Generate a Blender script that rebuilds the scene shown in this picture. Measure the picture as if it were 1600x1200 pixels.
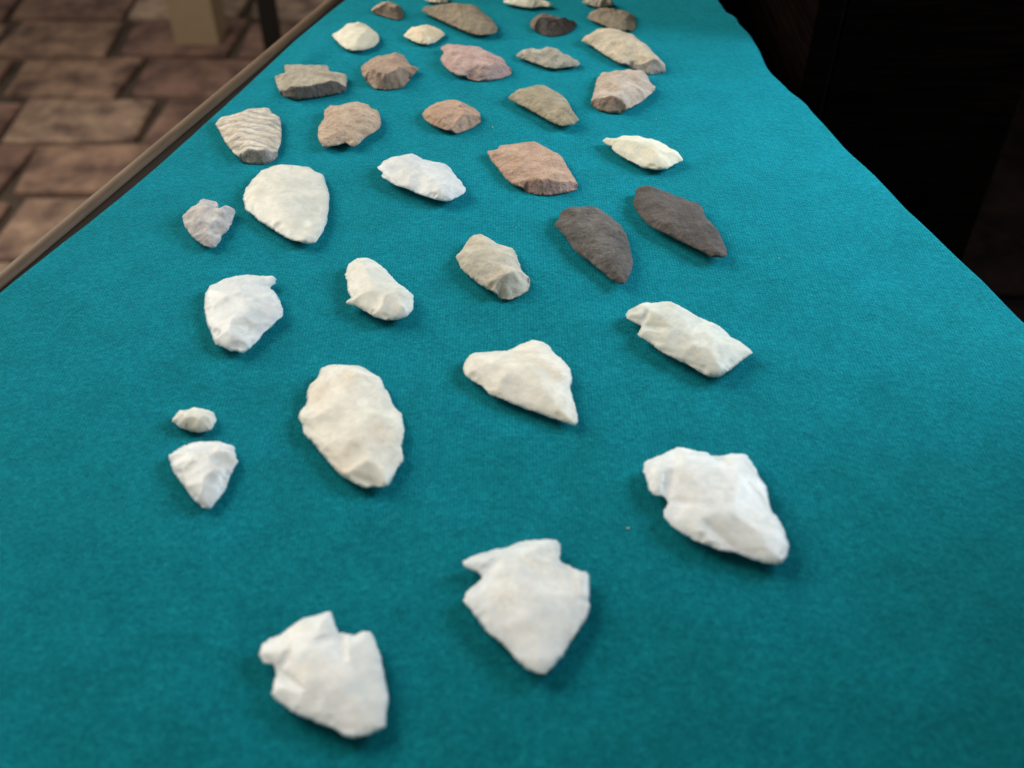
import bpy, math, random
import numpy as np
from mathutils import Vector, geometry, noise as mnoise

# ------------------------------------------------------------------ camera, world, lights, exposure
for o in list(bpy.data.objects):
    bpy.data.objects.remove(o)
S = bpy.context.scene
C = S.collection
FPX, PITCH, CAMH = 1600.0, math.radians(43.0), 0.286      # focal length in photo pixels, tilt below the horizon, metres above cloth
cam_d = bpy.data.cameras.new('camera')
cam = bpy.data.objects.new('camera', cam_d); C.objects.link(cam)
cam.location = (0, 0, CAMH)
cam.rotation_euler = (math.pi/2 - PITCH, 0, 0)
cam_d.sensor_width = 36; cam_d.lens = 36*FPX/1600
cam_d.clip_start = 0.01; cam_d.clip_end = 60
cam_d.dof.use_dof = True
cam_d.dof.focus_distance = 0.50
cam_d.dof.aperture_fstop = 8.2
S.camera = cam

w = bpy.data.worlds.new("World"); S.world = w; w.use_nodes = True
bg = w.node_tree.nodes['Background']
bg.inputs[0].default_value = (1.0, 0.90, 0.74, 1); bg.inputs[1].default_value = 0.22

def area(name, loc, target, size, power, col, sy=None):
    d = bpy.data.lights.new(name, 'AREA'); d.shape = 'RECTANGLE'; d.size = size; d.size_y = sy or size
    d.energy = power; d.color = col
    o = bpy.data.objects.new(name, d); C.objects.link(o); o.location = loc
    o.rotation_euler = (Vector(target) - Vector(loc)).to_track_quat('-Z', 'Y').to_euler()
    return o
# daylight from a window on the right, beyond the table, and a softer one further back on the left
area('window_light', (0.66, 0.62, 0.40), (0.10, 0.50, 0), 0.36, 8.6, (0.80, 0.92, 1.0), 0.34)
area('room_light', (-1.05, 1.10, 0.80), (-0.2, 0.5, 0), 0.9, 27, (1.0, 0.93, 0.80))

S.view_settings.view_transform = 'Standard'; S.view_settings.look = 'None'
S.view_settings.exposure = 0.0; S.view_settings.gamma = 1.0
S.view_settings.use_curve_mapping = False

# ------------------------------------------------------------------ helpers
CP, SP = math.cos(PITCH), math.sin(PITCH)
def at(px, py, z=0.0):
    """point of the plane at height z that the photo shows at pixel px, py"""
    u = (px-800)/FPX; v = (py-600)/FPX
    d = (u, CP - v*SP, -SP - v*CP)
    k = (z-CAMH)/d[2]
    return np.array([d[0]*k, d[1]*k])

def tag(o, label=None, cat=None, group=None, kind=None):
    if label: o['label'] = label
    if cat: o['category'] = cat
    if group: o['group'] = group
    if kind: o['kind'] = kind
    return o

def mesh_obj(name, verts, faces, mats, parent=None, smooth=True, midx=None):
    me = bpy.data.meshes.new(name); me.from_pydata([tuple(v) for v in verts], [], faces)
    for m in (mats if isinstance(mats, (list, tuple)) else [mats]): me.materials.append(m)
    me.polygons.foreach_set('use_smooth', [smooth]*len(me.polygons))
    if midx is not None: me.polygons.foreach_set('material_index', midx)
    me.update()
    o = bpy.data.objects.new(name, me); C.objects.link(o)
    if parent: o.parent = parent
    return o

class NT:
    def __init__(s, name):
        s.m = bpy.data.materials.new(name); s.m.use_nodes = True
        s.t = s.m.node_tree; s.b = s.t.nodes['Principled BSDF']
        s.tc = s.t.nodes.new('ShaderNodeTexCoord')
    def n(s, typ, **kw):
        q = s.t.nodes.new(typ)
        for k, v in kw.items(): setattr(q, k, v)
        return q
    def l(s, a, b): s.t.links.new(a, b)
    def coords(s, scale=(1, 1, 1), rnd=True, rot=(0, 0, 0)):
        mp = s.n('ShaderNodeMapping'); mp.inputs['Scale'].default_value = scale; mp.inputs['Rotation'].default_value = rot
        if rnd:
            oi = s.n('ShaderNodeObjectInfo'); mu = s.n('ShaderNodeVectorMath', operation='SCALE')
            mu.inputs[0].default_value = (3.1, 2.3, 1.7); s.l(oi.outputs['Random'], mu.inputs['Scale'])
            ad = s.n('ShaderNodeVectorMath', operation='ADD'); s.l(s.tc.outputs['Object'], ad.inputs[0]); s.l(mu.outputs[0], ad.inputs[1])
            s.l(ad.outputs[0], mp.inputs[0])
        else: s.l(s.tc.outputs['Object'], mp.inputs[0])
        return mp.outputs[0]
    def noise(s, vec, scale, detail=3, rough=0.55, dist=0.0):
        q = s.n('ShaderNodeTexNoise'); q.inputs['Scale'].default_value = scale; q.inputs['Detail'].default_value = detail
        q.inputs['Roughness'].default_value = rough; q.inputs['Distortion'].default_value = dist; s.l(vec, q.inputs['Vector'])
        return q.outputs['Fac']
    def ramp(s, fac, stops):
        r = s.n('ShaderNodeValToRGB'); e = r.color_ramp.elements
        while len(e) < len(stops): e.new(0.5)
        for i, (p, c) in enumerate(stops):
            e[i].position = p; e[i].color = (*c, 1) if len(c) == 3 else c
        s.l(fac, r.inputs[0]); return r.outputs[0]
    def mix(s, fac, a, b, mode='MIX'):
        q = s.n('ShaderNodeMix', data_type='RGBA', blend_type=mode)
        for sock, v in ((q.inputs[0], fac), (q.inputs[6], a), (q.inputs[7], b)):
            if isinstance(v, (int, float)): sock.default_value = v
            elif isinstance(v, tuple): sock.default_value = (*v, 1)
            else: s.l(v, sock)
        return q.outputs[2]
    def bump(s, h, dist, strength=1.0, prev=None):
        b = s.n('ShaderNodeBump'); b.inputs['Distance'].default_value = dist; b.inputs['Strength'].default_value = strength
        s.l(h, b.inputs['Height'])
        if prev: s.l(prev, b.inputs['Normal'])
        return b.outputs[0]

BW = lambda a: (a, a, a)
# ------------------------------------------------------------------ materials
def stone_mat(name, c1, c2, stain, stain_amt=0.5, scale=90, grain=0.25, rough=0.7, sss=0.0, bump=0.00035, bands=False, dark=(0.1, 0.09, 0.08), speck=0.0):
    t = NT(name); v = t.coords()
    n1 = t.noise(v, scale, 4, 0.6)
    base = t.ramp(n1, [(0.32, c1), (0.68, c2)])
    if bands:
        vb = t.coords((1, 1, 1), False, (0, 0, math.radians(8)))
        wv = t.n('ShaderNodeTexWave', wave_type='BANDS', bands_direction='Y'); wv.inputs['Scale'].default_value = 52
        wv.inputs['Distortion'].default_value = 5.5; wv.inputs['Detail'].default_value = 4; wv.inputs['Detail Scale'].default_value = 1.6
        t.l(vb, wv.inputs['Vector'])
        bf = t.ramp(wv.outputs['Fac'], [(0.10, BW(1)), (0.42, BW(0))])
        bm = t.n('ShaderNodeMath', operation='MULTIPLY'); bm.inputs[1].default_value = 0.55; t.l(bf, bm.inputs[0])
        base = t.mix(bm.outputs[0], base, dark)
    n2 = t.noise(v, scale*0.62, 3, 0.55, 0.3)
    sf = t.ramp(n2, [(0.56, BW(0)), (0.76, BW(stain_amt))])
    base = t.mix(sf, base, stain)
    nm = t.noise(v, 260, 4, 0.65, 0.5)
    ma = 0.08 if sss > 0 else 0.20
    base = t.mix(1.0, base, t.ramp(nm, [(0.32, BW(1-ma)), (0.68, BW(1+ma*0.7))]), 'MULTIPLY')
    if sss > 0:
        # milky depth: cooler translucent clouds, hairline ochre seams and a few dirt specks
        nc = t.noise(v, 150, 3, 0.5, 0.8)
        base = t.mix(t.ramp(nc, [(0.48, BW(0)), (0.66, BW(0.65))]), base, (c1[0]*0.86, c1[1]*0.91, c1[2]*0.93))
        vo = t.n('ShaderNodeTexVoronoi', feature='DISTANCE_TO_EDGE'); vo.inputs['Scale'].default_value = 75
        nw = t.n('ShaderNodeTexNoise'); nw.inputs['Scale'].default_value = 160; nw.inputs['Detail'].default_value = 3; t.l(v, nw.inputs['Vector'])
        wa = t.n('ShaderNodeVectorMath', operation='MULTIPLY_ADD'); t.l(nw.outputs['Color'], wa.inputs[0]); wa.inputs[1].default_value = (0.02, 0.02, 0.02); t.l(v, wa.inputs[2])
        t.l(wa.outputs[0], vo.inputs['Vector'])
        seam = t.ramp(vo.outputs['Distance'], [(0.0, BW(0.30)), (0.035, BW(0))])
        sm = t.n('ShaderNodeMath', operation='MULTIPLY'); t.l(seam, sm.inputs[0]); t.l(t.ramp(n2, [(0.45, BW(0)), (0.6, BW(1))]), sm.inputs[1])
        base = t.mix(sm.outputs[0], base, (0.55, 0.42, 0.27))
        nd = t.noise(v, 300, 2, 0.5)
        base = t.mix(t.ramp(nd, [(0.73, BW(0)), (0.79, BW(0.45))]), base, (0.45, 0.33, 0.21))
    n3 = t.noise(v, 1900, 3, 0.7)
    gr = t.ramp(n3, [(0.3, BW(1-grain)), (0.7, BW(1+grain*0.4))])
    base = t.mix(1.0, base, gr, 'MULTIPLY')
    if speck > 0:
        n5 = t.noise(v, 620, 2, 0.5)
        sp = t.ramp(n5, [(0.64, BW(0)), (0.72, BW(speck))])
        base = t.mix(sp, base, dark)
    t.l(base, t.b.inputs['Base Color'])
    t.b.inputs['Roughness'].default_value = rough
    t.b.inputs['Specular IOR Level'].default_value = 0.5 if sss > 0.2 else 0.35
    if sss > 0:
        t.b.inputs['Subsurface Weight'].default_value = sss
        t.b.inputs['Subsurface Radius'].default_value = (1.0, 0.95, 0.85)
        t.b.inputs['Subsurface Scale'].default_value = 0.006
    n4 = t.noise(v, 420, 4, 0.6)
    b = t.bump(n4, bump*(0.9 if sss > 0 else 2.0), 0.8)
    b = t.bump(n3, bump, 0.7, b)
    if bands: b = t.bump(wv.outputs['Fac'], 0.00035, 0.7, b)
    nb = t.noise(v, 200, 2, 0.5)
    if sss == 0: b = t.bump(nb, 0.0022, 0.7, b)
    t.l(b, t.b.inputs['Normal'])
    return t.m

M = {}
M['quartz'] = stone_mat('white_quartz', (0.600, 0.600, 0.550), (0.750, 0.735, 0.675), (0.700, 0.550, 0.360), 0.42, 75, 0.04, 0.42, 0.6, 0.00016)
M['quartz_bright'] = stone_mat('bright_white_quartz', (0.760, 0.775, 0.780), (0.870, 0.870, 0.855), (0.800, 0.700, 0.540), 0.35, 75, 0.04, 0.36, 0.6, 0.00016)
M['quartz_cool'] = stone_mat('cool_white_quartz', (0.58, 0.61, 0.635), (0.76, 0.775, 0.78), (0.75, 0.62, 0.46), 0.35, 75, 0.03, 0.40, 0.65, 0.00014)
M['quartz_warm'] = stone_mat('warm_white_quartz', (0.670, 0.630, 0.560), (0.820, 0.780, 0.690), (0.660, 0.450, 0.270), 0.50, 100, 0.05, 0.45, 0.5, 0.0002)
M['quartz_pale'] = stone_mat('pale_grey_quartz', (0.560, 0.570, 0.520), (0.720, 0.710, 0.640), (0.600, 0.540, 0.400), 0.3, 110, 0.08, 0.5, 0.35, 0.0003)
M['ivory'] = stone_mat('ivory_stone', (0.700, 0.660, 0.520), (0.800, 0.770, 0.660), (0.620, 0.480, 0.280), 0.5, 90, 0.08, 0.55, 0.3, 0.0003)
M['orange_quartz'] = stone_mat('orange_white_quartz', (0.78, 0.62, 0.42), (0.84, 0.77, 0.63), (0.55, 0.28, 0.10), 0.7, 120, 0.08, 0.5, 0.3, 0.0003)
M['cream'] = stone_mat('cream_stone', (0.56, 0.47, 0.34), (0.70, 0.62, 0.50), (0.55, 0.38, 0.20), 0.55, 110, 0.22, 0.8, 0, 0.0005, speck=0.15, dark=(0.3, 0.2, 0.12))
M['pink'] = stone_mat('pink_stone', (0.475, 0.310, 0.225), (0.560, 0.385, 0.290), (0.330, 0.205, 0.125), 0.45, 80, 0.28, 0.85, 0, 0.0005, speck=0.12, dark=(0.22, 0.12, 0.1))
M['rose'] = stone_mat('rose_stone', (0.521, 0.340, 0.315), (0.595, 0.437, 0.400), (0.419, 0.292, 0.286), 0.4, 70, 0.25, 0.85, 0, 0.0005)
M['tan_pink'] = stone_mat('tan_pink_stone', (0.399, 0.275, 0.214), (0.494, 0.367, 0.286), (0.342, 0.220, 0.143), 0.4, 110, 0.3, 0.85, 0, 0.0006)
M['tan'] = stone_mat('tan_stone', (0.530, 0.390, 0.290), (0.660, 0.520, 0.410), (0.540, 0.350, 0.310), 0.5, 120, 0.3, 0.85, 0, 0.0009, speck=0.15, dark=(0.2, 0.13, 0.08))
M['beige_pink'] = stone_mat('beige_pink_stone', (0.50, 0.40, 0.32), (0.62, 0.53, 0.46), (0.50, 0.33, 0.26), 0.55, 110, 0.2, 0.8, 0, 0.0005, speck=0.25, dark=(0.26, 0.15, 0.15))
M['olive'] = stone_mat('olive_grey_stone', (0.34, 0.29, 0.20), (0.45, 0.39, 0.29), (0.33, 0.25, 0.14), 0.4, 100, 0.28, 0.85, 0, 0.0005)
M['sandgrey'] = stone_mat('sand_grey_stone', (0.500, 0.455, 0.370), (0.620, 0.570, 0.480), (0.560, 0.440, 0.290), 0.4, 110, 0.2, 0.75, 0.1, 0.0006, speck=0.1, dark=(0.3, 0.24, 0.16))
M['greybrown'] = stone_mat('grey_brown_stone', (0.257, 0.211, 0.156), (0.351, 0.297, 0.221), (0.285, 0.198, 0.107), 0.5, 90, 0.25, 0.85, 0, 0.0005)
M['greytan'] = stone_mat('grey_tan_stone', (0.36, 0.32, 0.25), (0.50, 0.45, 0.37), (0.52, 0.36, 0.22), 0.55, 80, 0.2, 0.85, 0, 0.0005)
M['mottled'] = stone_mat('mottled_grey_stone', (0.36, 0.33, 0.27), (0.58, 0.54, 0.46), (0.24, 0.20, 0.16), 0.5, 160, 0.25, 0.8, 0, 0.0006, speck=0.3, dark=(0.2, 0.17, 0.14))
M['banded'] = stone_mat('banded_white_stone', (0.640, 0.570, 0.470), (0.740, 0.680, 0.590), (0.600, 0.440, 0.340), 0.45, 90, 0.15, 0.8, 0, 0.0004, bands=True, dark=(0.30, 0.28, 0.30))
M['veined'] = stone_mat('veined_grey_white_stone', (0.42, 0.40, 0.43), (0.72, 0.69, 0.66), (0.60, 0.40, 0.28), 0.4, 210, 0.2, 0.7, 0.05, 0.0008, speck=0.35, dark=(0.25, 0.26, 0.34))
M['darkgrey'] = stone_mat('dark_grey_stone', (0.075, 0.068, 0.066), (0.185, 0.170, 0.158), (0.155, 0.100, 0.060), 0.75, 95, 0.35, 0.8, 0, 0.0007, speck=0.35, dark=(0.33, 0.26, 0.19))
M['darkbrown'] = stone_mat('dark_brown_stone', (0.080, 0.068, 0.064), (0.150, 0.128, 0.118), (0.120, 0.085, 0.065), 0.5, 80, 0.35, 0.8, 0, 0.0006, speck=0.2, dark=(0.24, 0.18, 0.14))
M['brown'] = stone_mat('brown_pebble_stone', (0.30, 0.21, 0.13), (0.46, 0.36, 0.26), (0.16, 0.09, 0.05), 0.6, 120, 0.2, 0.6, 0, 0.0003)
M['smoky'] = stone_mat('smoky_brown_stone', (0.170, 0.124, 0.094), (0.238, 0.176, 0.135), (0.119, 0.080, 0.056), 0.4, 90, 0.2, 0.75, 0, 0.0004)
# broken inner faces
M['break_dark'] = stone_mat('fresh_dark_break', (0.132, 0.116, 0.108), (0.196, 0.171, 0.157), (0.161, 0.121, 0.086), 0.4, 140, 0.3, 0.7, 0, 0.0006)
M['break_black'] = stone_mat('fresh_black_break', (0.035, 0.03, 0.028), (0.06, 0.05, 0.045), (0.07, 0.045, 0.03), 0.4, 140, 0.3, 0.6, 0, 0.0005)
M['break_grey'] = stone_mat('fresh_grey_break', (0.345, 0.308, 0.284), (0.483, 0.440, 0.399), (0.276, 0.231, 0.210), 0.4, 170, 0.3, 0.8, 0, 0.0007)
M['break_tan'] = stone_mat('fresh_tan_break', (0.325, 0.236, 0.182), (0.475, 0.345, 0.275), (0.237, 0.161, 0.121), 0.5, 160, 0.3, 0.85, 0, 0.0007)
M['break_pink'] = stone_mat('fresh_pink_break', (0.484, 0.290, 0.247), (0.605, 0.390, 0.332), (0.330, 0.200, 0.190), 0.5, 160, 0.3, 0.85, 0, 0.0009)

# cloth: brushed teal felt
def cloth_mat():
    t = NT('teal_felt'); v = t.coords(rnd=False)
    fib = t.noise(t.coords((1.0, 0.6, 1.0), rnd=False, rot=(0, 0, 0.05)), 1500, 3, 0.7, 0.6)
    fuzz = t.noise(v, 430, 4, 0.68, 0.3)
    blot = t.noise(v, 55, 3, 0.6, 0.2)
    col = t.ramp(fuzz, [(0.25, (0.0020, 0.110, 0.138)), (0.52, (0.003, 0.162, 0.200)), (0.8, (0.010, 0.232, 0.274))])
    col = t.mix(1.0, col, t.ramp(fib, [(0.25, BW(0.52)), (0.5, BW(0.98)), (0.8, BW(1.42))]), 'MULTIPLY')
    broad = t.noise(v, 16, 3, 0.5, 0.3)
    col = t.mix(1.0, col, t.ramp(broad, [(0.3, (0.9, 0.93, 0.90)), (0.7, (1.0, 1.06, 1.10))]), 'MULTIPLY')
    col = t.mix(1.0, col, t.ramp(blot, [(0.3, BW(0.86)), (0.7, BW(1.10))]), 'MULTIPLY')
    # knitted ribs running away from the viewer
    wv = t.n('ShaderNodeTexWave', wave_type='BANDS', bands_direction='X'); wv.inputs['Scale'].default_value = 235
    wv.inputs['Distortion'].default_value = 1.6; wv.inputs['Detail'].default_value = 2; wv.inputs['Detail Scale'].default_value = 1.5
    t.l(v, wv.inputs['Vector'])
    col = t.mix(1.0, col, t.ramp(wv.outputs['Fac'], [(0.0, BW(0.84)), (1.0, BW(1.11))]), 'MULTIPLY')
    t.l(col, t.b.inputs['Base Color'])
    t.b.inputs['Roughness'].default_value = 0.95
    t.b.inputs['Specular IOR Level'].default_value = 0.04
    t.b.inputs['Sheen Weight'].default_value = 0.75
    t.b.inputs['Sheen Roughness'].default_value = 0.45
    t.b.inputs['Sheen Tint'].default_value = (0.04, 0.72, 1.0, 1)
    b = t.bump(wv.outputs['Fac'], 0.00008, 0.5)
    b = t.bump(fuzz, 0.0007, 0.8, b)
    b = t.bump(fib, 0.0005, 0.8, b)
    t.l(b, t.b.inputs['Normal'])
    return t.m
M['felt'] = cloth_mat()

def wood_mat(name, a, b_, scale, rough=0.5, bump=0.0004, spec=0.5):
    t = NT(name); v = t.coords((1, 1, 14), rnd=True)
    n = t.noise(v, scale, 4, 0.6, 0.4)
    t.l(t.ramp(n, [(0.3, a), (0.7, b_)]), t.b.inputs['Base Color'])
    t.b.inputs['Roughness'].default_value = rough; t.b.inputs['Specular IOR Level'].default_value = spec
    t.l(t.bump(n, bump, 0.6), t.b.inputs['Normal']); return t.m
M['rail_wood'] = wood_mat('brown_rail_wood', (0.095, 0.058, 0.034), (0.15, 0.095, 0.058), 30, 0.6, 0.0003, 0.3)
M['dark_wood'] = wood_mat('dark_table_wood', (0.010, 0.007, 0.006), (0.016, 0.012, 0.010), 40, 0.8, 0.0003, 0.1)
M['black_wood'] = wood_mat('black_stained_wood', (0.0016, 0.0012, 0.0012), (0.007, 0.004, 0.003), 18, 0.9, 0.0004, 0.0)
M['post_wood'] = wood_mat('beige_painted_wood', (0.40, 0.30, 0.19), (0.50, 0.38, 0.25), 20, 0.7)
M['black_metal'] = wood_mat('black_painted_metal', (0.008, 0.007, 0.006), (0.014, 0.012, 0.011), 30, 0.5)
M['mortar'] = wood_mat('sandy_mortar', (0.05, 0.036, 0.03), (0.10, 0.075, 0.058), 12, 0.9)
def paver_mat():
    t = NT('worn_brown_paver'); v = t.coords()
    oi = t.n('ShaderNodeObjectInfo')
    base = t.ramp(oi.outputs['Random'], [(0.0, (0.17, 0.095, 0.080)), (0.4, (0.24, 0.145, 0.115)), (0.75, (0.31, 0.20, 0.145)), (1.0, (0.38, 0.29, 0.23))])
    n = t.noise(v, 14, 4, 0.6)
    base = t.mix(1.0, base, t.ramp(n, [(0.34, (0.40,0.36,0.42)), (0.66, (1.5,1.5,1.45))]), 'MULTIPLY')
    t.l(base, t.b.inputs['Base Color']); t.b.inputs['Roughness'].default_value = 0.75
    t.l(t.bump(n, 0.004, 0.6), t.b.inputs['Normal']); return t.m
M['paver'] = paver_mat()
t = NT('white_lint'); t.b.inputs['Base Color'].default_value = (0.6, 0.66, 0.66, 1); t.b.inputs['Roughness'].default_value = 0.9; M['lint'] = t.m

# ------------------------------------------------------------------ the tablecloth
LA, LB = at(328, 177), at(535.5, 0)
def left_edge(y):                                   # straight left edge of the cloth, with a very slight bow
    k = (y-LA[1])/(LB[1]-LA[1])
    return LA[0] + k*(LB[0]-LA[0]) - 0.0022*math.sin(y*21+0.6)
rp = [(1700, 575), (1600, 492), (1540, 432), (1480, 378), (1420, 322), (1370, 268), (1325, 226), (1290, 188)]
rp += [(1080+a/6.315, b/6.315) for a, b in [(1213, 1070), (1160, 1000), (1100, 950), (1000, 880), (900, 780), (820, 705), (760, 630), (725, 560),
       (690, 480), (640, 400), (600, 330), (560, 290), (490, 220), (460, 155), (360, 100), (330, 50), (295, 0)]]
rp += [(1112, -22), (1106, -50), (1084, -85)]
rw = np.array([at(*p) for p in rp])
order = np.argsort(rw[:, 1]); rw = rw[order]
ys = rw[:, 1]; xs = rw[:, 0]
def right_edge(y):
    if y < ys[0]: return xs[0] + 0.012*math.sin((y-ys[0])*18)
    if y > ys[-1]: return xs[-1] + 0.008*math.sin((y-ys[-1])*25)
    return float(np.interp(y, ys, xs))
def cloth_z(x, y):
    z = 0.0011*mnoise.noise(Vector((x*13, y*13, 0.3))) + 0.00035*mnoise.noise(Vector((x*45, y*45, 7.3)))
    z -= 0.0011
    # shallow puckers by the left edge at the far end
    lx = x-left_edge(y)
    z += 0.0035*math.exp(-((lx-0.022)/0.012)**2)*max(0.0, math.sin((y-0.52)*22))*(1 if y > 0.52 else 0)
    # a few long soft wrinkles crossing the empty right side
    g = max(0.0, min(1.0, (x-0.13)/0.1))
    z += 0.0011*g*math.sin(x*26+y*37+1.0)*mnoise.noise(Vector((x*5, y*5, 2.0)))*2
    return z
NY, NX = 330, 260
y0, y1 = -0.30, 0.98
V = []; F = []
bend = 9
for j in range(NY):
    y = y0 + (y1-y0)*j/(NY-1)
    xl, xr = left_edge(y), right_edge(y)
    V.append((xl, y, -0.0035))
    for i in range(NX):
        x = xl + (xr-0.003-xl)*i/(NX-1)
        e = min(1.0, (x-xl)/0.002); V.append((x, y, cloth_z(x, y) - 0.0009*(1-e)**2))
    for i in range(1, bend):                        # the cloth turns down over the right edge of the table
        a = i/(bend-1)*math.pi/2
        V.append((xr-0.003+0.003*math.sin(a), y, cloth_z(xr-0.003, y)-0.003*(1-math.cos(a))))
    fold = 0.006*math.sin(y*60+2*math.sin(y*13))
    for i in range(1, 7):
        V.append((xr + fold*i/6*0.6, y, cloth_z(xr-0.003, y)-0.003-0.035*i))
W_ = 1+NX+bend-1+6
for j in range(NY-1):
    for i in range(W_-1):
        a = j*W_+i; F.append((a, a+1, a+W_+1, a+W_))
cl = mesh_obj('tablecloth', V, F, M['felt'])
tag(cl, 'teal felt cloth spread over the table under all the stone points', 'tablecloth')

# ------------------------------------------------------------------ the table under it
tb = bpy.data.objects.new('table', None); C.objects.link(tb); tb.location = (0.0, 0.35, -0.75)
tag(tb, 'long wooden table with a rounded brown edge rail, under the teal cloth', 'table')
def put(o, parent):                                  # keep world placement while parenting
    o.location = (o.location[0]-parent.location[0], o.location[1]-parent.location[1], o.location[2]-parent.location[2]); o.parent = parent
ldir = LB-LA; ldir = ldir/np.linalg.norm(ldir); lnorm = np.array([-ldir[1], ldir[0]])     # lnorm points to the outside (left)
OA = at(328, 143); MA = at(328, 162)
off_out = float(np.dot(OA-LA, lnorm)); off_mid = float(np.dot(MA-LA, lnorm))
def line_pt(off, y):
    base = LA + lnorm*off
    k = (y-base[1])/ldir[1]; return base + ldir*k
# tabletop slab
def slab(name, poly, zt, zb, mat):
    n = len(poly); v = [(p[0], p[1], zt) for p in poly] + [(p[0], p[1], zb) for p in poly]
    f = [tuple(range(n)), tuple(reversed(range(n, 2*n)))] + [(i+n, (i+1) % n+n, (i+1) % n, i) for i in range(n)]
    return mesh_obj(name, v, f, mat, smooth=False)
ya, yb = y0+0.004, y1-0.004
poly = [line_pt(off_mid, ya), (right_edge(ya)-0.02, ya)]
for k in range(1, 24):
    y = ya + (yb-ya)*k/24; poly.append((min(right_edge(y)-0.006, right_edge(y-0.02)-0.006), y))
poly += [(right_edge(yb)-0.02, yb), line_pt(off_mid, yb)]
o = slab('tabletop', poly, -0.0042, -0.026, M['dark_wood']); put(o, tb)
# rounded edge rail: profile swept along the left side
prof = []
wd = off_out-off_mid
for k in range(13):
    a = math.pi*k/12; prof.append((off_mid+0.0004+wd/2-wd/2*math.cos(a), -0.005+0.0038*math.sin(a)))
prof += [(off_out, -0.030), (off_mid+0.0004, -0.030)]
V = []; F = []; n = len(prof); seg = 40
for j in range(seg+1):
    y = ya + (yb-ya)*j/seg
    for of, z in prof:
        p = line_pt(of, y); V.append((p[0], p[1], z))
for j in range(seg):
    for i in range(n): F.append((j*n+i, j*n+(i+1) % n, (j+1)*n+(i+1) % n, (j+1)*n+i))
F.append(tuple(range(n))); F.append(tuple(reversed(range(seg*n, seg*n+n))))
o = mesh_obj('edge_rail', V, F, M['rail_wood']); put(o, tb)
def box(name, x0, x1, y0_, y1_, z0, z1, mat, parent=None, taper=0.0, bev=0.002):
    v = []; 
    for z, s in ((z0, taper), (z1, 0)):
        for x, y in ((x0+s, y0_+s), (x1-s, y0_+s), (x1-s, y1_-s), (x0+s, y1_-s)): v.append((x, y, z))
    f = [(3, 2, 1, 0), (4, 5, 6, 7), (0, 1, 5, 4), (1, 2, 6, 5), (2, 3, 7, 6), (3, 0, 4, 7)]
    cx, cy, cz = (x0+x1)/2, (y0_+y1_)/2, z0
    o = mesh_obj(name, [(a-cx, b-cy, c-cz) for a, b, c in v], f, mat, smooth=False); o.location = (cx, cy, cz)
    if bev:
        m = o.modifiers.new('bevel', 'BEVEL'); m.width = bev; m.segments = 2
    if parent: put(o, parent)
    return o
for y in (y0+0.06, y1-0.12):
    for x in (line_pt(0, y)[0]+0.05, min(right_edge(y)-0.09, 0.12)):
        box('leg', x, x+0.05, y, y+0.05, -0.749, -0.0262, M['dark_wood'], tb, 0.008)

# ------------------------------------------------------------------ floor with pavers
FZ = -0.75
random.seed(5)
floor = mesh_obj('floor', [(-6, -4, FZ-0.012), (6, -4, FZ-0.012), (6, 9, FZ-0.012), (-6, 9, FZ-0.012)], [(0, 1, 2, 3)], M['mortar'], smooth=False)
tag(floor, kind='structure')
def paver_mesh(w_, h_, seed):
    r = random.Random(seed); e = 0.011
    base = [(-w_/2, -h_/2), (w_/2, -h_/2), (w_/2, h_/2), (-w_/2, h_/2)]
    base = [(x+r.uniform(-e, e), y+r.uniform(-e, e)) for x, y in base]
    v = []
    for z, k in ((0, 1.0), (0.010, 0.995), (0.014, 0.955)):
        for x, y in base: v.append((x*k, y*k, z + (r.uniform(-0.001, 0.001) if z > 0.012 else 0)))
    f = [(8, 9, 10, 11)]
    for l in (0, 4):
        for i in range(4): f.append((l+i, l+(i+1) % 4, l+4+(i+1) % 4, l+4+i))
    return v, f
pm = []
for s in range(6):
    o = mesh_obj('paver', *paver_mesh(0.262, 0.172, s), M['paver'], floor, smooth=False)
    pm.append(o)
used = 0; cnt = 0
for r_ in range(0, 19):
    for c_ in range(0, 16):
        x = -2.75 + c_*0.283 + 0.085*((r_*7) % 4); y = 0.75 + r_*0.193
        # keep to the ground seen left of the table
        u = x; zc = (y*CP + (CAMH-FZ)*SP); px = 800+FPX*u/zc; py = 600 + FPX*((CAMH-FZ)*CP - y*SP)/zc
        if not (-170 < px < 600 and -120 < py < 560): continue
        if cnt < 6: o = pm[cnt]
        else:
            o = pm[random.randrange(6)].copy(); C.objects.link(o); o.parent = floor
        o.location = (x+random.uniform(-0.003, 0.003), y+random.uniform(-0.003, 0.003), FZ-0.012+random.uniform(-0.002, 0.002))
        o.rotation_euler = (random.uniform(-0.012, 0.012), random.uniform(-0.012, 0.012), random.uniform(-0.02, 0.02)+(math.pi if random.random() < 0.5 else 0))
        cnt += 1

# furniture glimpsed beyond the left edge
p = at(343, 72, FZ+0.002)
post = bpy.data.objects.new('wooden_post', None); C.objects.link(post); post.location = (p[0]-0.05, p[1]+0.05, FZ+0.003)
tag(post, 'beige wooden post standing on the brown pavers at the far left', 'post')
box('shaft', p[0]-0.10, p[0], p[1], p[1]+0.10, FZ+0.003, FZ+1.2, M['post_wood'], post)
st = bpy.data.objects.new('metal_stand', None); C.objects.link(st)
q = at(429, 92, FZ+0.002); st.location = (q[0], q[1], FZ+0.003)
tag(st, 'thin black upright leg standing on the pavers behind the brown table rail', 'stand')
box('leg', q[0]-0.020, q[0]+0.017, q[1], q[1]+0.035, FZ+0.007, FZ+0.95, M['black_metal'], st)
box('foot', q[0]-0.026, q[0]+0.023, q[1]-0.006, q[1]+0.041, FZ+0.003, FZ+0.0065, M['black_metal'], st)

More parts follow.
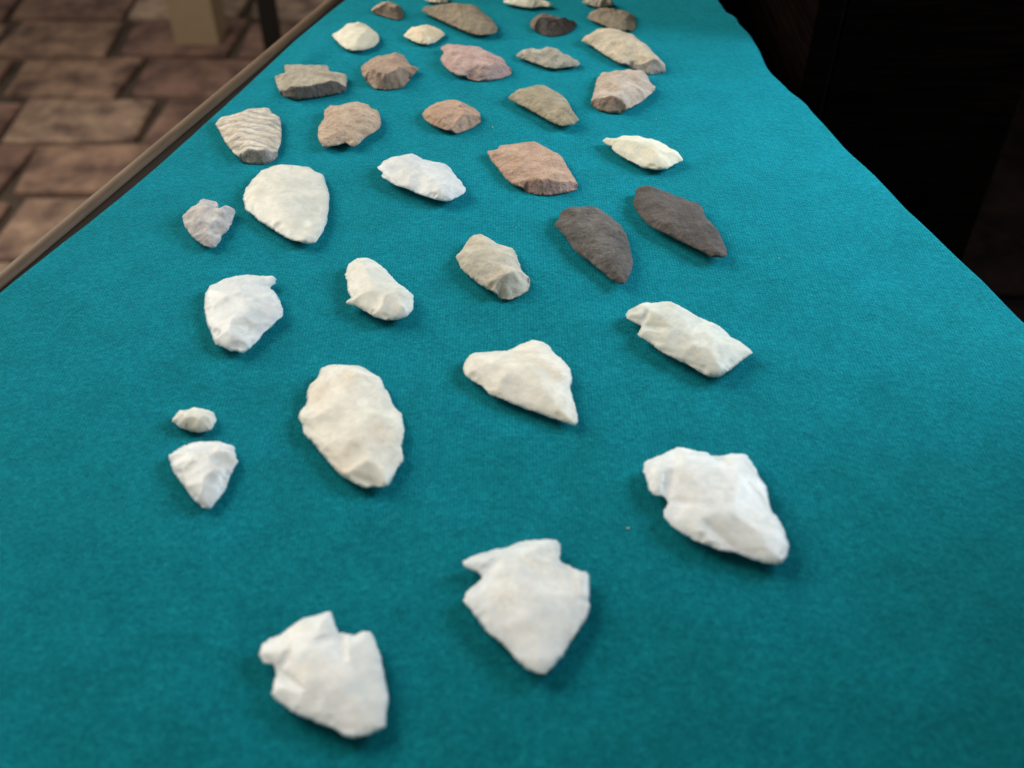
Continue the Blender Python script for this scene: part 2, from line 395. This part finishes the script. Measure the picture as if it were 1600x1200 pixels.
# dark furniture on the right of the table
xr_far = max(right_edge(0.72), right_edge(0.65))
cab = bpy.data.objects.new('cabinet', None); C.objects.link(cab); cab.location = (0.60, 0.5, FZ)
tag(cab, 'low black stained wooden cabinet right beside the wavy edge of the teal cloth', 'cabinet')
for k in range(7):
    ya_ = -0.6+k*0.33
    box('plank', 0.185, 1.3, ya_, ya_+0.324, -0.30, -0.275, M['black_wood'], cab, bev=0.004)
box('body', 0.30, 1.29, -0.58, 1.68, FZ+0.003, -0.302, M['black_wood'], cab)

wr = bpy.data.objects.new('wardrobe', None); C.objects.link(wr); wr.location = (0.27, 1.1, -0.2735)
tag(wr, 'tall black stained wooden wardrobe rising behind the low black cabinet at the far right', 'wardrobe')
box('side_panel', 0.19, 0.208, 0.625, 1.56, -0.2735, 0.62, M['black_wood'], wr)
box('door', 0.2085, 0.34, 0.628, 0.646, -0.2735, 0.60, M['black_wood'], wr)
box('body', 0.2085, 0.34, 0.6465, 1.558, -0.2735, 0.60, M['black_wood'], wr)
box('top', 0.18, 0.35, 0.615, 1.57, 0.6205, 0.645, M['black_wood'], wr)

wr = bpy.data.objects.new('wardrobe', None); C.objects.link(wr); wr.location = (0.41, -0.1, -0.2735)  # added blocker outside the frame, keeps window light off the near right corner
tag(wr, 'added tall black light blocker on the low cabinet, out of view at the near right', 'wardrobe')
box('side_panel', 0.335, 0.353, -0.58, 0.365, -0.2735, 0.62, M['black_wood'], wr)
box('body', 0.3535, 0.48, -0.578, 0.363, -0.2735, 0.60, M['black_wood'], wr)
box('top', 0.325, 0.49, -0.59, 0.375, 0.6205, 0.645, M['black_wood'], wr)

# ------------------------------------------------------------------ stone points
R = {'R1': (320, 0, 4), 'R2': (640, 0, 4), 'R3': (880, 0, 4), 'R4': (320, 240, 4), 'R5': (560, 200, 4), 'R6': (840, 200, 4),
     'A': (320, 540, 4), 'B': (640, 480, 4), 'C': (880, 440, 4), 'D': (880, 660, 4), 'E': (640, 800, 4), 'F': (320, 900, 4),
     'T3': (540, 0, 6.667), 'T4': (780, 0, 5.714), 'L6': (328, 420, 8.57), 'P': (0, 0, 1)}
def resample(P, step):
    P = np.vstack([P, P[:1]]); d = np.r_[0, np.cumsum(np.linalg.norm(np.diff(P, axis=0), axis=1))]
    n = max(24, int(d[-1]/step)); s = np.linspace(0, d[-1], n, endpoint=False)
    return np.c_[np.interp(s, d, P[:, 0]), np.interp(s, d, P[:, 1])]
def seg_dist(Q, A, B):
    """distance of points Q to segments A-B (min over segments)"""
    out = np.full(len(Q), 1e9)
    for a, b in zip(A, B):
        ab = b-a; t_ = np.clip(((Q-a)@ab)/max(1e-12, ab@ab), 0, 1)
        out = np.minimum(out, np.linalg.norm(Q-(a+t_[:, None]*ab), axis=1))
    return out
def inside(Q, P):
    c = np.zeros(len(Q), bool); x, y = Q[:, 0], Q[:, 1]; n = len(P)
    for i in range(n):
        x1, y1_ = P[i]; x2, y2 = P[(i+1) % n]
        if y1_ == y2: continue
        c ^= ((y1_ > y) != (y2 > y)) & (x < (x2-x1)*(y-y1_)/(y2-y1_)+x1)
    return c

def stone(name, label, cat, reg, pts, mat, T=0.0048, zr=0.0022, brk=None, bslope=2.2, bmat=None, seed=0, scar=0.17, relief=1.0, serr=0.00035, base_w=0.35, under=None):
    """closed stone: traced rim at height zr, knapped upper face rising T above it, flatter underside, optional snapped face"""
    rng = np.random.RandomState(seed+11)
    q_ = 'quartz' in mat or mat == 'ivory'
    if q_: relief = relief*0.6; T = T*0.92
    ox, oy, sc = R[reg]
    px = [(ox+a/sc, oy+b/sc) for a, b in pts]
    bpx = set()
    if brk:
        # vertices between the two given indices (inclusive, wrapping) touch the cloth
        i = brk[0]
        while True:
            bpx.add(i)
            if i == brk[1] % len(px): break
            i = (i+1) % len(px)
    P0 = np.array([at(x, y, 0.0006 if i in bpx else zr) for i, (x, y) in enumerate(px)])
    cen = P0.mean(axis=0); P0 = P0-cen
    # corner softening
    n0 = len(P0); Q = []; flag = []
    for i in range(n0):
        a, b = P0[i], P0[(i+1) % n0]; fb = (i in bpx) and ((i+1) % n0 in bpx)
        Q += [a*0.88+b*0.12, a*0.12+b*0.88]; flag += [fb, fb]
    Q = np.array(Q)
    size = max(np.ptp(P0[:, 0]), np.ptp(P0[:, 1]))
    step = max(0.00045, size/75)
    rim = resample(Q, step); n = len(rim)
    if brk:
        bA = np.array([P0[i] for i in range(n0) if i in bpx and (i+1) % n0 in bpx])
        bB = np.array([P0[(i+1) % n0] for i in range(n0) if i in bpx and (i+1) % n0 in bpx])
        isb = seg_dist(rim, bA, bB) < step*1.3
    else:
        isb = np.zeros(n, bool)
    nx = np.roll(rim, -1, 0); pv = np.roll(rim, 1, 0); tg = nx-pv; tg /= np.linalg.norm(tg, axis=1)[:, None]
    area_ = 0.5*np.sum(rim[:, 0]*nx[:, 1]-nx[:, 0]*rim[:, 1])
    sgn = 1 if area_ > 0 else -1
    inn = np.c_[-tg[:, 1], tg[:, 0]]*sgn               # inward normals
    ph = rng.uniform(0, 50)
    jit = np.array([mnoise.noise(Vector((p[0]*650+ph, p[1]*650, 0)))+0.6*mnoise.noise(Vector((p[0]*1500+ph, p[1]*1500, 4))) for p in rim])
    rim = rim + inn*(jit*serr)[:, None]
    rz = np.where(isb, 0.0006, zr + np.array([mnoise.noise(Vector((p[0]*220+ph, p[1]*220, 9))) for p in rim])*0.0007)
    # interior lattice
    h = step*1.0
    gx = np.arange(rim[:, 0].min(), rim[:, 0].max(), h); gy = np.arange(rim[:, 1].min(), rim[:, 1].max(), h*0.866)
    G = np.array([(x+(h/2 if j % 2 else 0), y) for j, y in enumerate(gy) for x in gx])
    G = G + rng.uniform(-0.12, 0.12, G.shape)*h
    G = G[inside(G, rim)]
    rA = rim; rB = np.roll(rim, -1, 0)
    dall = seg_dist(G, rA, rB); G = G[dall > h*0.55]
    # distances to the knapped rim
    keep = ~(isb & np.roll(isb, -1))
    D = seg_dist(G, rA[keep], rB[keep])
    Dm = D.max()
    dome = zr + T*(1-np.exp(-D/(Dm*base_w)))/(1-math.exp(-1/base_w))
    # flake scars struck inward from the rim
    tl = rng.uniform(-0.28, 0.28, 2)
    top = np.minimum(dome + T*0.05, zr + T*(0.76 + (G/size)@tl + 0.05*np.sin(G[:, 0]/size*5+ph)))
    idx = [i for i in range(n) if not isb[i]]
    wsc = size*scar; s_ = 0; k_ = rng.randint(0, 3)
    steps = max(3, int(wsc/step))
    i = k_
    while i < n:
        if not isb[i]:
            a = rng.uniform(-0.38, 0.38); d = inn[i]; d = np.array([d[0]*math.cos(a)-d[1]*math.sin(a), d[0]*math.sin(a)+d[1]*math.cos(a)])
            L = Dm*rng.uniform(0.6, 1.35); wdt = wsc*rng.uniform(0.7, 1.3)
            rel = G-rim[i]; vv = rel@d; uu = rel@np.array([-d[1], d[0]])
            tt = np.clip(vv/L, 0, 3)
            z = zr + T*(0.06*np.minimum(tt*8, 1) + 0.90*tt**0.88) + T*0.42*relief*(uu/wdt)**2 + T*0.02
            z[vv < -wdt*0.3] = 1e3
            top = -np.log(np.exp(-np.clip((top)/(T*(0.025 if q_ else 0.03)), -60, 600))+np.exp(-np.clip(z/(T*(0.025 if q_ else 0.03)), -60, 600))+1e-290)*(T*(0.025 if q_ else 0.03))
        i += max(2, int(steps*rng.uniform(0.6, 1.3)))
    # small retouch chips nibbled all along the edge
    i = rng.randint(0, 3); ws = size*0.045
    while i < n:
        if not isb[i]:
            Ls = Dm*rng.uniform(0.12, 0.30); wd_ = ws*rng.uniform(0.6, 2.2); a = rng.uniform(-0.5, 0.5)
            d = np.array([inn[i][0]*math.cos(a)-inn[i][1]*math.sin(a), inn[i][0]*math.sin(a)+inn[i][1]*math.cos(a)])
            rel = G-rim[i]; vv = np.maximum(rel@d, 0); uu = rel@np.array([-d[1], d[0]])
            z = zr + T*(0.05 + 0.45*(vv/Ls)**2 + 0.16*(uu/wd_)**2)
            top = np.minimum(top, z)
        i += max(2, int(ws/step*(rng.uniform(0.8, 2.2) if rng.rand() < 0.6 else rng.uniform(3, 8))))
    lum = np.array([mnoise.noise(Vector((p[0]*130+ph, p[1]*130, 1)))*0.55+mnoise.noise(Vector((p[0]*420+ph, p[1]*420, 5)))*0.22 for p in G])
    top = top + lum*T*(0.07 if q_ else 0.17)*relief*np.clip(D/(Dm*0.25), 0, 1)
    top = np.maximum(top, zr*0.75+0.0002)
    bfac = np.zeros(len(G), bool)
    if brk:
        db = sum(seg_dist(G, bA[q:q+1], bB[q:q+1])**-4.0 for q in range(len(bA)))**-0.25
        wob = np.array([mnoise.noise(Vector((p[0]*260+ph, p[1]*260, 14))) for p in G])
        wob2 = np.array([mnoise.noise(Vector((p[0]*110+ph, p[1]*110, 24))) for p in G])
        pl = 0.0006 + bslope*np.maximum(db*(1+0.25*wob) - 0.0009*(1+1.6*wob2)*np.clip(db/0.001, 0, 1)*0.6, 0)
        bfac = pl < top
        top = np.minimum(top, pl)
    pr = np.clip(D/(Dm*0.55), 0, 1); pr = 1-(1-pr)**2
    bot = zr - (zr-0.0004)*pr + np.abs(lum)*0.0002
    if brk: bot = np.minimum(bot, 0.0006+np.clip((db-step)*0.8, 0, 1))
    bot = np.minimum(bot, top-0.0001)
    allp = [Vector(p) for p in np.vstack([rim, G])]
    res = geometry.delaunay_2d_cdt(allp, [(k, (k+1) % n) for k in range(n)], [], 1, 1e-7)
    v2, f2, orig = res[0], res[2], res[3]
    nr = n; V = []; top_i = {}; bot_i = {}
    zt = np.r_[rz, top]; zb = np.r_[rz, bot]; isf = np.r_[isb, bfac]
    for k, v in enumerate(v2):
        src = orig[k][0] if orig[k] else 0
        top_i[k] = len(V); V.append((v.x, v.y, float(zt[src])))
        if src < nr: bot_i[k] = top_i[k]
        else: bot_i[k] = len(V); V.append((v.x, v.y, float(zb[src])))
    F = []; mi = []
    for f in f2:
        c = sum((v2[k] for k in f), Vector((0, 0)))/len(f)
        F.append(tuple(top_i[k] for k in f))
        fb = sum(1 for k in f if isf[orig[k][0] if orig[k] else 0]) >= 2
        mi.append(1 if (fb and bmat) else 0)
        F.append(tuple(bot_i[k] for k in reversed(f))); mi.append(0)
    mats = [M[mat]] + ([M[bmat]] if bmat else [])
    o = mesh_obj(name, V, F, mats, midx=mi)
    o.location = (cen[0], cen[1], cloth_z(cen[0], cen[1])+0.0001)
    tag(o, label, cat, 'stone points and flakes laid out on the teal cloth')
    return o

st_ = stone
#STONES
st_('stone_pebble', 'small rounded brown stone with dark underside at the far end nearest the table rail', 'stone flake', 'T3',
    [(262,98),(275,75),(320,45),(370,18),(430,10),(500,22),(560,52),(595,95),(608,150),(590,180),(540,192),(460,175),(380,150),(300,130)], 'brown', T=0.006, brk=(7, 13), bslope=1.7, bmat='smoky', seed=1, base_w=0.6, serr=0.0001)
st_('stone_point', 'rounded ivory quartz flake just left of the small orange-tinged one', 'stone flake', 'R1',
    [(788,210),(830,190),(880,145),(965,130),(1030,160),(1085,205),(1092,245),(1060,280),(1000,300),(930,308),(880,295),(840,265),(810,232)], 'ivory', T=0.0065, seed=2)
st_('stone_point', 'small white stone point tinged orange on its left end, among the far rows', 'stone point', 'T3',
    [(598,355),(640,310),(690,265),(745,275),(790,255),(850,248),(930,265),(1000,300),(1040,345),(985,385),(940,420),(860,445),(780,440),(700,410),(640,380)], 'orange_quartz', T=0.006, seed=3)
st_('stone_point', 'large pointed olive-grey stone blade lying far back, tip to the lower right', 'stone point', 'R2',
    [(68,55),(130,30),(250,25),(420,32),(460,70),(520,120),(553,165),(545,195),(500,205),(440,212),(380,200),(300,165),(220,130),(150,95),(105,75)], 'greybrown', T=0.006, zr=0.0032, seed=4, scar=0.2)
st_('stone_point', 'cream stone sliver at the top border, above the large olive-grey blade', 'stone point', 'P',
    [(662,-3),(672,-10),(690,-13),(703,-6),(698,2),(682,2),(670,0)], 'cream', T=0.005, seed=5)
st_('stone_point', 'yellowish stone point at the top border, above the smoky stone with black break', 'stone point', 'T4',
    [(30,0),(90,20),(180,38),(290,52),(380,38),(450,42),(478,22),(440,5),(380,-20),(250,-40),(120,-35),(50,-15)], 'ivory', T=0.005, seed=6)
st_('stone_point', 'small smoky brown stone with a near-black broken face, far centre', 'stone point', 'T4',
    [(275,185),(300,150),(350,118),(430,112),(500,130),(570,150),(640,160),(692,195),(680,220),(640,265),(580,290),(480,305),(420,300),(355,275),(320,250),(285,225)], 'smoky', T=0.0068, brk=(7, 13), bslope=0.75, bmat='break_black', seed=7, base_w=0.6)
st_('stone_point', 'tan stone point at the top border, behind the round-ended grey-brown scraper', 'stone point', 'T4',
    [(735,0),(790,18),(850,38),(900,48),(960,34),(1020,30),(1028,10),(990,-20),(880,-30),(780,-18)], 'greytan', T=0.005, seed=8)
st_('stone_point', 'round-ended grey-brown stone scraper touching the back of the large cream point', 'stone scraper', 'T4',
    [(785,135),(815,95),(870,65),(960,52),(1040,75),(1110,80),(1170,100),(1215,145),(1225,200),(1215,240),(1180,262),(1120,255),(1060,250),(1000,235),(930,205),(860,175),(800,150)], 'greybrown', T=0.005, zr=0.0022, seed=9, brk=(7, 10), bslope=0.9)
st_('stone_point', 'largest cream stone point with a grey snapped end, far right side', 'stone point', 'T4',
    [(732,355),(750,330),(790,310),(810,290),(870,260),(940,248),(1040,252),(1130,280),(1200,310),(1260,360),(1350,430),(1430,510),(1480,570),(1492,610),(1480,635),(1400,650),(1340,660),(1280,640),(1180,600),(1080,560),(980,500),(900,450),(830,400),(780,375)], 'cream', T=0.0068, zr=0.0030, brk=(13, 18), bslope=2.2, bmat='break_grey', seed=10)
st_('stone_point', 'rose pink stone point with notched upper left corner, left of the slim mottled one', 'stone point', 'R2',
    [(190,290),(250,275),(340,285),(430,290),(480,315),(540,345),(590,370),(610,410),(640,450),(630,465),(570,485),(500,500),(420,502),(370,490),(310,470),(250,440),(210,400),(190,365),(215,330)], 'rose', T=0.0066, zr=0.0030, brk=(8, 13), bslope=1.6, seed=11)
st_('stone_point', 'slim mottled grey and tan stone point, right of the rose pink one', 'stone point', 'T4',
    [(148,480),(190,455),(260,435),(330,432),(400,435),(480,432),(530,440),(580,480),(650,510),(728,550),(700,580),(620,585),(560,595),(490,600),(420,590),(370,570),(290,545),(230,520),(170,500)], 'mottled', T=0.006, seed=12)
st_('arrowhead', 'broad square-stemmed grey arrowhead base with a dark snapped front', 'arrowhead', 'R1',
    [(435,470),(500,455),(495,400),(590,395),(650,405),(700,400),(775,405),(780,440),(880,455),(890,480),(885,560),(830,578),(700,600),(570,618),(510,600),(475,590),(455,545),(440,500)], 'greytan', T=0.0056, zr=0.0026, brk=(10, 15), bslope=3.2, bmat='break_dark', seed=13, base_w=0.25)
st_('stone_point', 'tan pink stone with a spur to the right and a curved broken front face', 'stone point', 'R1',
    [(975,410),(1010,385),(1060,350),(1140,338),(1240,338),(1270,380),(1290,405),(1340,420),(1300,460),(1280,490),(1240,540),(1140,555),(1060,545),(1010,505),(985,465)], 'tan_pink', T=0.0072, zr=0.0028, brk=(9, 13), bslope=1.9, bmat='break_tan', seed=14, base_w=0.25)
st_('stone_flake', 'rough tan stone flake with small notch in front edge, right of the banded stone', 'stone flake', 'R1',
    [(708,785),(745,735),(745,680),(780,655),(840,655),(900,635),(960,632),(1020,645),(1040,670),(1085,685),(1100,740),(1100,780),(1060,820),(1000,850),(960,895),(920,910),(880,885),(830,900),(740,912),(715,880),(705,840)], 'tan', T=0.006, zr=0.0036, seed=15)
st_('stone_point', 'whitish stone with grey parallel bands and grey snapped front, by the left rail', 'stone point', 'R1',
    [(62,765),(90,730),(180,705),(280,675),(400,665),(415,690),(470,730),(478,800),(475,880),(455,970),(420,1002),(370,1018),(280,1015),(220,1000),(180,950),(140,900),(110,850),(85,800)], 'banded', T=0.0058, zr=0.0030, brk=(9, 13), bslope=2.6, bmat='break_grey', seed=16, base_w=0.25)
st_('stone_point', 'small tan pink stone point between the rough tan flake and the olive one', 'stone point', 'R2',
    [(75,705),(110,665),(170,635),(260,615),(330,635),(400,665),(440,700),(445,755),(390,790),(290,830),(220,805),(130,765),(95,740)], 'pink', T=0.0062, zr=0.0028, brk=(7, 9), bslope=1.9, bmat='pink', seed=17)
st_('stone_point', 'olive tan stone point with squared lower right tip, above the large pink one', 'stone point', 'R2',
    [(612,605),(670,560),(740,540),(800,530),(870,550),(940,580),(990,630),(1020,690),(1060,745),(1030,770),(960,785),(900,765),(830,725),(740,675),(660,635)], 'olive', T=0.006, zr=0.0032, seed=18)
st_('stone_point', 'blocky beige pink stone with broken lower left corner, below the largest cream point', 'stone point', 'R3',
    [(172,635),(195,560),(210,485),(240,450),(330,445),(400,432),(500,445),(530,470),(545,510),(582,540),(540,590),(470,640),(420,670),(370,700),(290,698),(220,678),(180,655)], 'beige_pink', T=0.0074, zr=0.0030, brk=(13, 16), bslope=2.0, bmat='break_tan', seed=19)
st_('stone_point', 'slim ivory stone point with a narrow stem, alone at the right', 'stone point', 'R3',
    [(245,865),(260,850),(320,855),(370,832),(450,840),(540,852),(610,870),(660,905),(720,935),(755,985),(700,1010),(650,1040),(580,1045),(500,1030),(420,990),(340,945),(305,915),(310,900),(280,890)], 'ivory', T=0.0066, zr=0.0036, seed=20)
st_('stone_point', 'large salmon pink stone point with a rough broken front edge', 'stone point', 'R5',
    [(800,130),(870,120),(880,95),(1000,82),(1100,68),(1170,105),(1270,160),(1310,230),(1345,290),(1375,365),(1300,390),(1200,408),(1120,405),(1050,385),(980,345),(920,300),(870,235),(830,185)], 'pink', T=0.0058, zr=0.0028, brk=(9, 13), bslope=1.9, bmat='break_pink', seed=21, base_w=0.3)
st_('arrowhead', 'white quartz arrowhead lying sideways, left of the large salmon pink point', 'arrowhead', 'R5',
    [(115,240),(160,200),(215,175),(280,165),(345,155),(420,195),(510,210),(560,225),(600,285),(640,325),(672,375),(665,400),(600,435),(555,450),(480,440),(400,415),(320,380),(230,350),(190,325),(150,305),(140,290),(155,275),(120,250)], 'quartz_cool', T=0.0055, zr=0.0042, seed=22)
st_('stone_point', 'large broad white quartz teardrop with ochre stain, just below the banded stone', 'stone point', 'R4',
    [(232,270),(250,220),(290,160),(350,100),(420,70),(510,60),(600,70),(660,80),(690,105),(740,125),(760,190),(778,250),(775,320),(765,400),(750,460),(720,510),(690,550),(640,555),(560,540),(510,520),(460,490),(400,450),(330,410),(300,375),(250,345),(245,300)], 'quartz', T=0.0056, zr=0.0030, seed=23)
st_('stone_point', 'grey veined whitish stone point at the left side, left of the broad white teardrop', 'stone point', 'P',
    [(328,310.6),(336,312),(341,317.5),(338.5,325),(346,323),(352,321.6),(366.5,324.4),(367,330),(361,347),(355.5,358),(344.5,366),(345,371.6),(337,382.6),(328,385.4),(315,380),(300,368),(288,352),(284,336),(293,326),(306,318),(316,308)], 'veined', T=0.006, zr=0.003, seed=24)
st_('stone_point', 'dark grey curved stone point with brown patches, left of the smooth dark brown one', 'stone point', 'R6',
    [(100,600),(135,560),(150,510),(200,488),(280,490),(340,485),(400,515),(450,545),(510,590),(550,650),(575,720),(585,780),(598,830),(585,900),(550,965),(520,972),(460,940),(400,890),(340,840),(270,790),(220,745),(180,680),(140,640)], 'darkgrey', T=0.0062, zr=0.0036, seed=25)
st_('stone_point', 'smooth dark brown stone point, the rightmost of the two dark ones', 'stone point', 'R6',
    [(592,450),(612,420),(610,380),(640,355),(700,350),(760,370),(850,410),(940,440),(1000,460),(1035,495),(1050,545),(1100,600),(1140,640),(1150,680),(1180,740),(1188,785),(1170,798),(1090,795),(1040,770),(960,730),(880,690),(790,645),(710,605),(660,560),(620,510)], 'darkbrown', T=0.0050, zr=0.0042, seed=26, scar=0.22, base_w=0.3)
st_('stone_point', 'sandy grey stone with flat snapped lower end, between white oval and dark grey point', 'stone point', 'R5',
    [(605,795),(650,750),(690,685),(720,660),(770,658),(820,685),(870,715),(960,740),(985,780),(1010,845),(1030,895),(1065,920),(1075,970),(1060,1010),(990,1050),(940,1068),(880,1055),(830,1010),(760,970),(690,915),(640,870),(620,820)], 'sandgrey', T=0.0064, zr=0.0032, brk=(12, 16), bslope=1.5, bmat='sandgrey', seed=27, base_w=0.4)
st_('stone_flake', 'smooth white quartz oval with a tiny grey spur at its lower left', 'stone flake', 'R4',
    [(872,740),(895,680),(950,640),(1020,635),(1080,670),(1140,720),(1200,790),(1260,830),(1300,870),(1305,920),(1300,960),(1260,1005),(1200,1022),(1120,1025),(1050,1000),(990,965),(950,940),(875,920),(905,893),(912,885),(890,840),(885,780)], 'quartz', T=0.0062, zr=0.0040, seed=28)
st_('arrowhead', 'white quartz arrowhead with one side notch, left of the smooth white oval', 'arrowhead', 'L6',
    [(0,210),(80,180),(200,120),(330,80),(450,65),(620,65),(740,80),(850,80),(885,110),(880,170),(790,240),(880,300),(930,400),(980,530),(975,620),(900,680),(800,770),(700,860),(620,970),(530,1050),(430,1110),(350,1080),(280,1090),(200,1050),(60,990),(40,940),(0,820),(-50,720),(-85,520),(-70,310)], 'quartz_cool', T=0.0055, zr=0.0030, seed=29)
st_('arrowhead', 'long pale quartz arrowhead with a stubby notched base, right middle of the cloth', 'arrowhead', 'C',
    [(388,195),(420,165),(510,122),(580,125),(645,112),(720,135),(780,175),(850,215),(940,250),(990,280),(1040,330),(1110,370),(1160,405),(1188,440),(1130,475),(1070,525),(980,588),(900,580),(830,540),(740,490),(650,450),(590,415),(550,375),(480,340),(463,320),(495,270),(450,250),(405,230)], 'quartz_pale', T=0.0064, zr=0.0040, seed=30)
st_('arrowhead', 'three-cornered warm white quartz arrowhead with a long rounded stem, centre of the cloth', 'arrowhead', 'B',
    [(333,355),(350,310),(400,268),(500,262),(610,255),(680,222),(765,188),(840,200),(880,240),(920,280),(975,330),(1010,385),(1018,440),(1005,480),(1025,560),(1045,640),(1055,700),(1040,725),(970,705),(860,665),(760,630),(680,600),(580,560),(500,530),(460,485),(400,450),(350,415),(335,385)], 'quartz_warm', T=0.0060, zr=0.0034, seed=31)
st_('stone_point', 'big egg-shaped warm white quartz point with scalloped edges, left of centre', 'stone point', 'A',
    [(720,130),(810,108),(890,115),(970,112),(1030,150),(1090,185),(1120,240),(1155,300),(1175,360),(1230,410),(1238,470),(1245,520),(1235,580),(1225,620),(1243,700),(1200,760),(1150,860),(1110,880),(1060,870),(1000,880),(930,850),(850,800),(790,740),(740,680),(660,580),(615,540),(608,485),(578,440),(590,400),(640,345),(630,290),(660,230),(700,195)], 'quartz_warm', T=0.0064, zr=0.0034, seed=32)
st_('stone_flake', 'small white stone flake at the left side, just above a larger white point', 'stone flake', 'P',
    [(328,640),(334,643),(338,653),(334,663),(328,669.5),(310,674),(285,668),(265,655),(280,640),(305,635)], 'quartz', T=0.005, seed=33)
st_('stone_point', 'white quartz point at the left side, left of the big egg-shaped one', 'stone point', 'P',
    [(328,688),(346,689),(366,696.5),(368.5,711.5),(371.8,720.5),(364,734),(358,746),(352,764),(338.5,782),(328,794),(318,793),(304,782),(286,758),(270,735),(262,712),(282,697),(306,689)], 'quartz_cool', T=0.0052, zr=0.0026, seed=34)
st_('arrowhead', 'large thick white quartz arrowhead with side notches, at the lower right', 'arrowhead', 'D',
    [(498,300),(505,250),(560,220),(630,190),(720,150),(800,165),(900,180),(925,210),(1020,198),(1140,192),(1170,230),(1210,300),(1240,360),(1270,395),(1285,470),(1310,560),(1360,620),(1390,690),(1415,770),(1405,830),(1370,875),(1320,888),(1250,875),(1150,840),(1070,808),(980,800),(920,770),(840,745),(760,700),(680,650),(630,590),(628,550),(655,495),(630,465),(560,450),(530,400),(520,350)], 'quartz_bright', T=0.0056, zr=0.0040, relief=0.75, seed=45)
st_('arrowhead', 'bright white shield-shaped arrowhead with two notches, at the bottom centre', 'arrowhead', 'E',
    [(325,300),(370,275),(450,250),(550,225),(610,215),(650,188),(730,172),(830,162),(920,165),(945,190),(945,240),(935,300),(990,330),(1050,355),(1120,372),(1128,440),(1122,520),(1128,600),(1110,650),(1060,730),(1010,800),(960,890),(900,960),(850,1010),(800,1005),(730,970),(680,930),(630,870),(560,800),(480,740),(430,670),(380,600),(335,555),(360,490),(410,450),(450,405),(430,370),(380,355),(345,335)], 'quartz_bright', T=0.0036, zr=0.0040, relief=0.6, seed=36)
st_('arrowhead', 'greyish white arrowhead with a hooked base and small ochre marks, lowest at the left', 'arrowhead', 'F',
    [(330,475),(350,430),(400,385),(460,355),(530,310),(620,245),(690,240),(770,208),(795,225),(810,290),(835,340),(880,355),(930,360),(980,330),(1030,335),(1050,370),(1065,420),(1095,480),(1110,550),(1125,620),(1140,700),(1145,770),(1130,850),(1130,930),(1080,955),(1000,990),(930,1000),(860,985),(800,940),(720,915),(640,880),(560,850),(500,800),(430,760),(415,730),(430,660),(440,590),(425,540),(370,535),(345,510)], 'quartz_bright', T=0.0036, zr=0.0038, relief=0.6, seed=47)

# lint flecks lying on the cloth
for (px, py, s, lb) in [(769.5, 197, 0.0011, 'tiny white lint fleck right of the small tan pink point'),
                        (1218, 402, 0.0009, 'tiny white lint fleck right of the smooth dark brown point'),
                        (1026, 183, 0.0007, 'tiny pale lint fleck just below the blocky beige pink stone'),
                        (801, 352, 0.0006, 'tiny pale lint fleck above the sandy grey stone'),
                        (981.5, 824.5, 0.0011, 'tiny pale lint fleck left of the thick notched arrowhead')]:
    p = at(px, py, 0.0)
    r = random.Random(int(px)); v = [(r.uniform(0.5, 1)*s*math.cos(a)*0.6, r.uniform(0.5, 1)*s*math.sin(a)*0.5, 0) for a in [k*math.pi/4 for k in range(8)]]
    v = v+[(0, 0, s*0.35), (0, 0, -s*0.2)]
    f = [(k, (k+1) % 8, 8) for k in range(8)]+[((k+1) % 8, k, 9) for k in range(8)]
    o = mesh_obj('lint_fleck', v, f, M['lint']); o.location = (p[0], p[1], cloth_z(p[0], p[1])+0.0003)
    tag(o, lb, 'lint', 'lint flecks on the cloth')
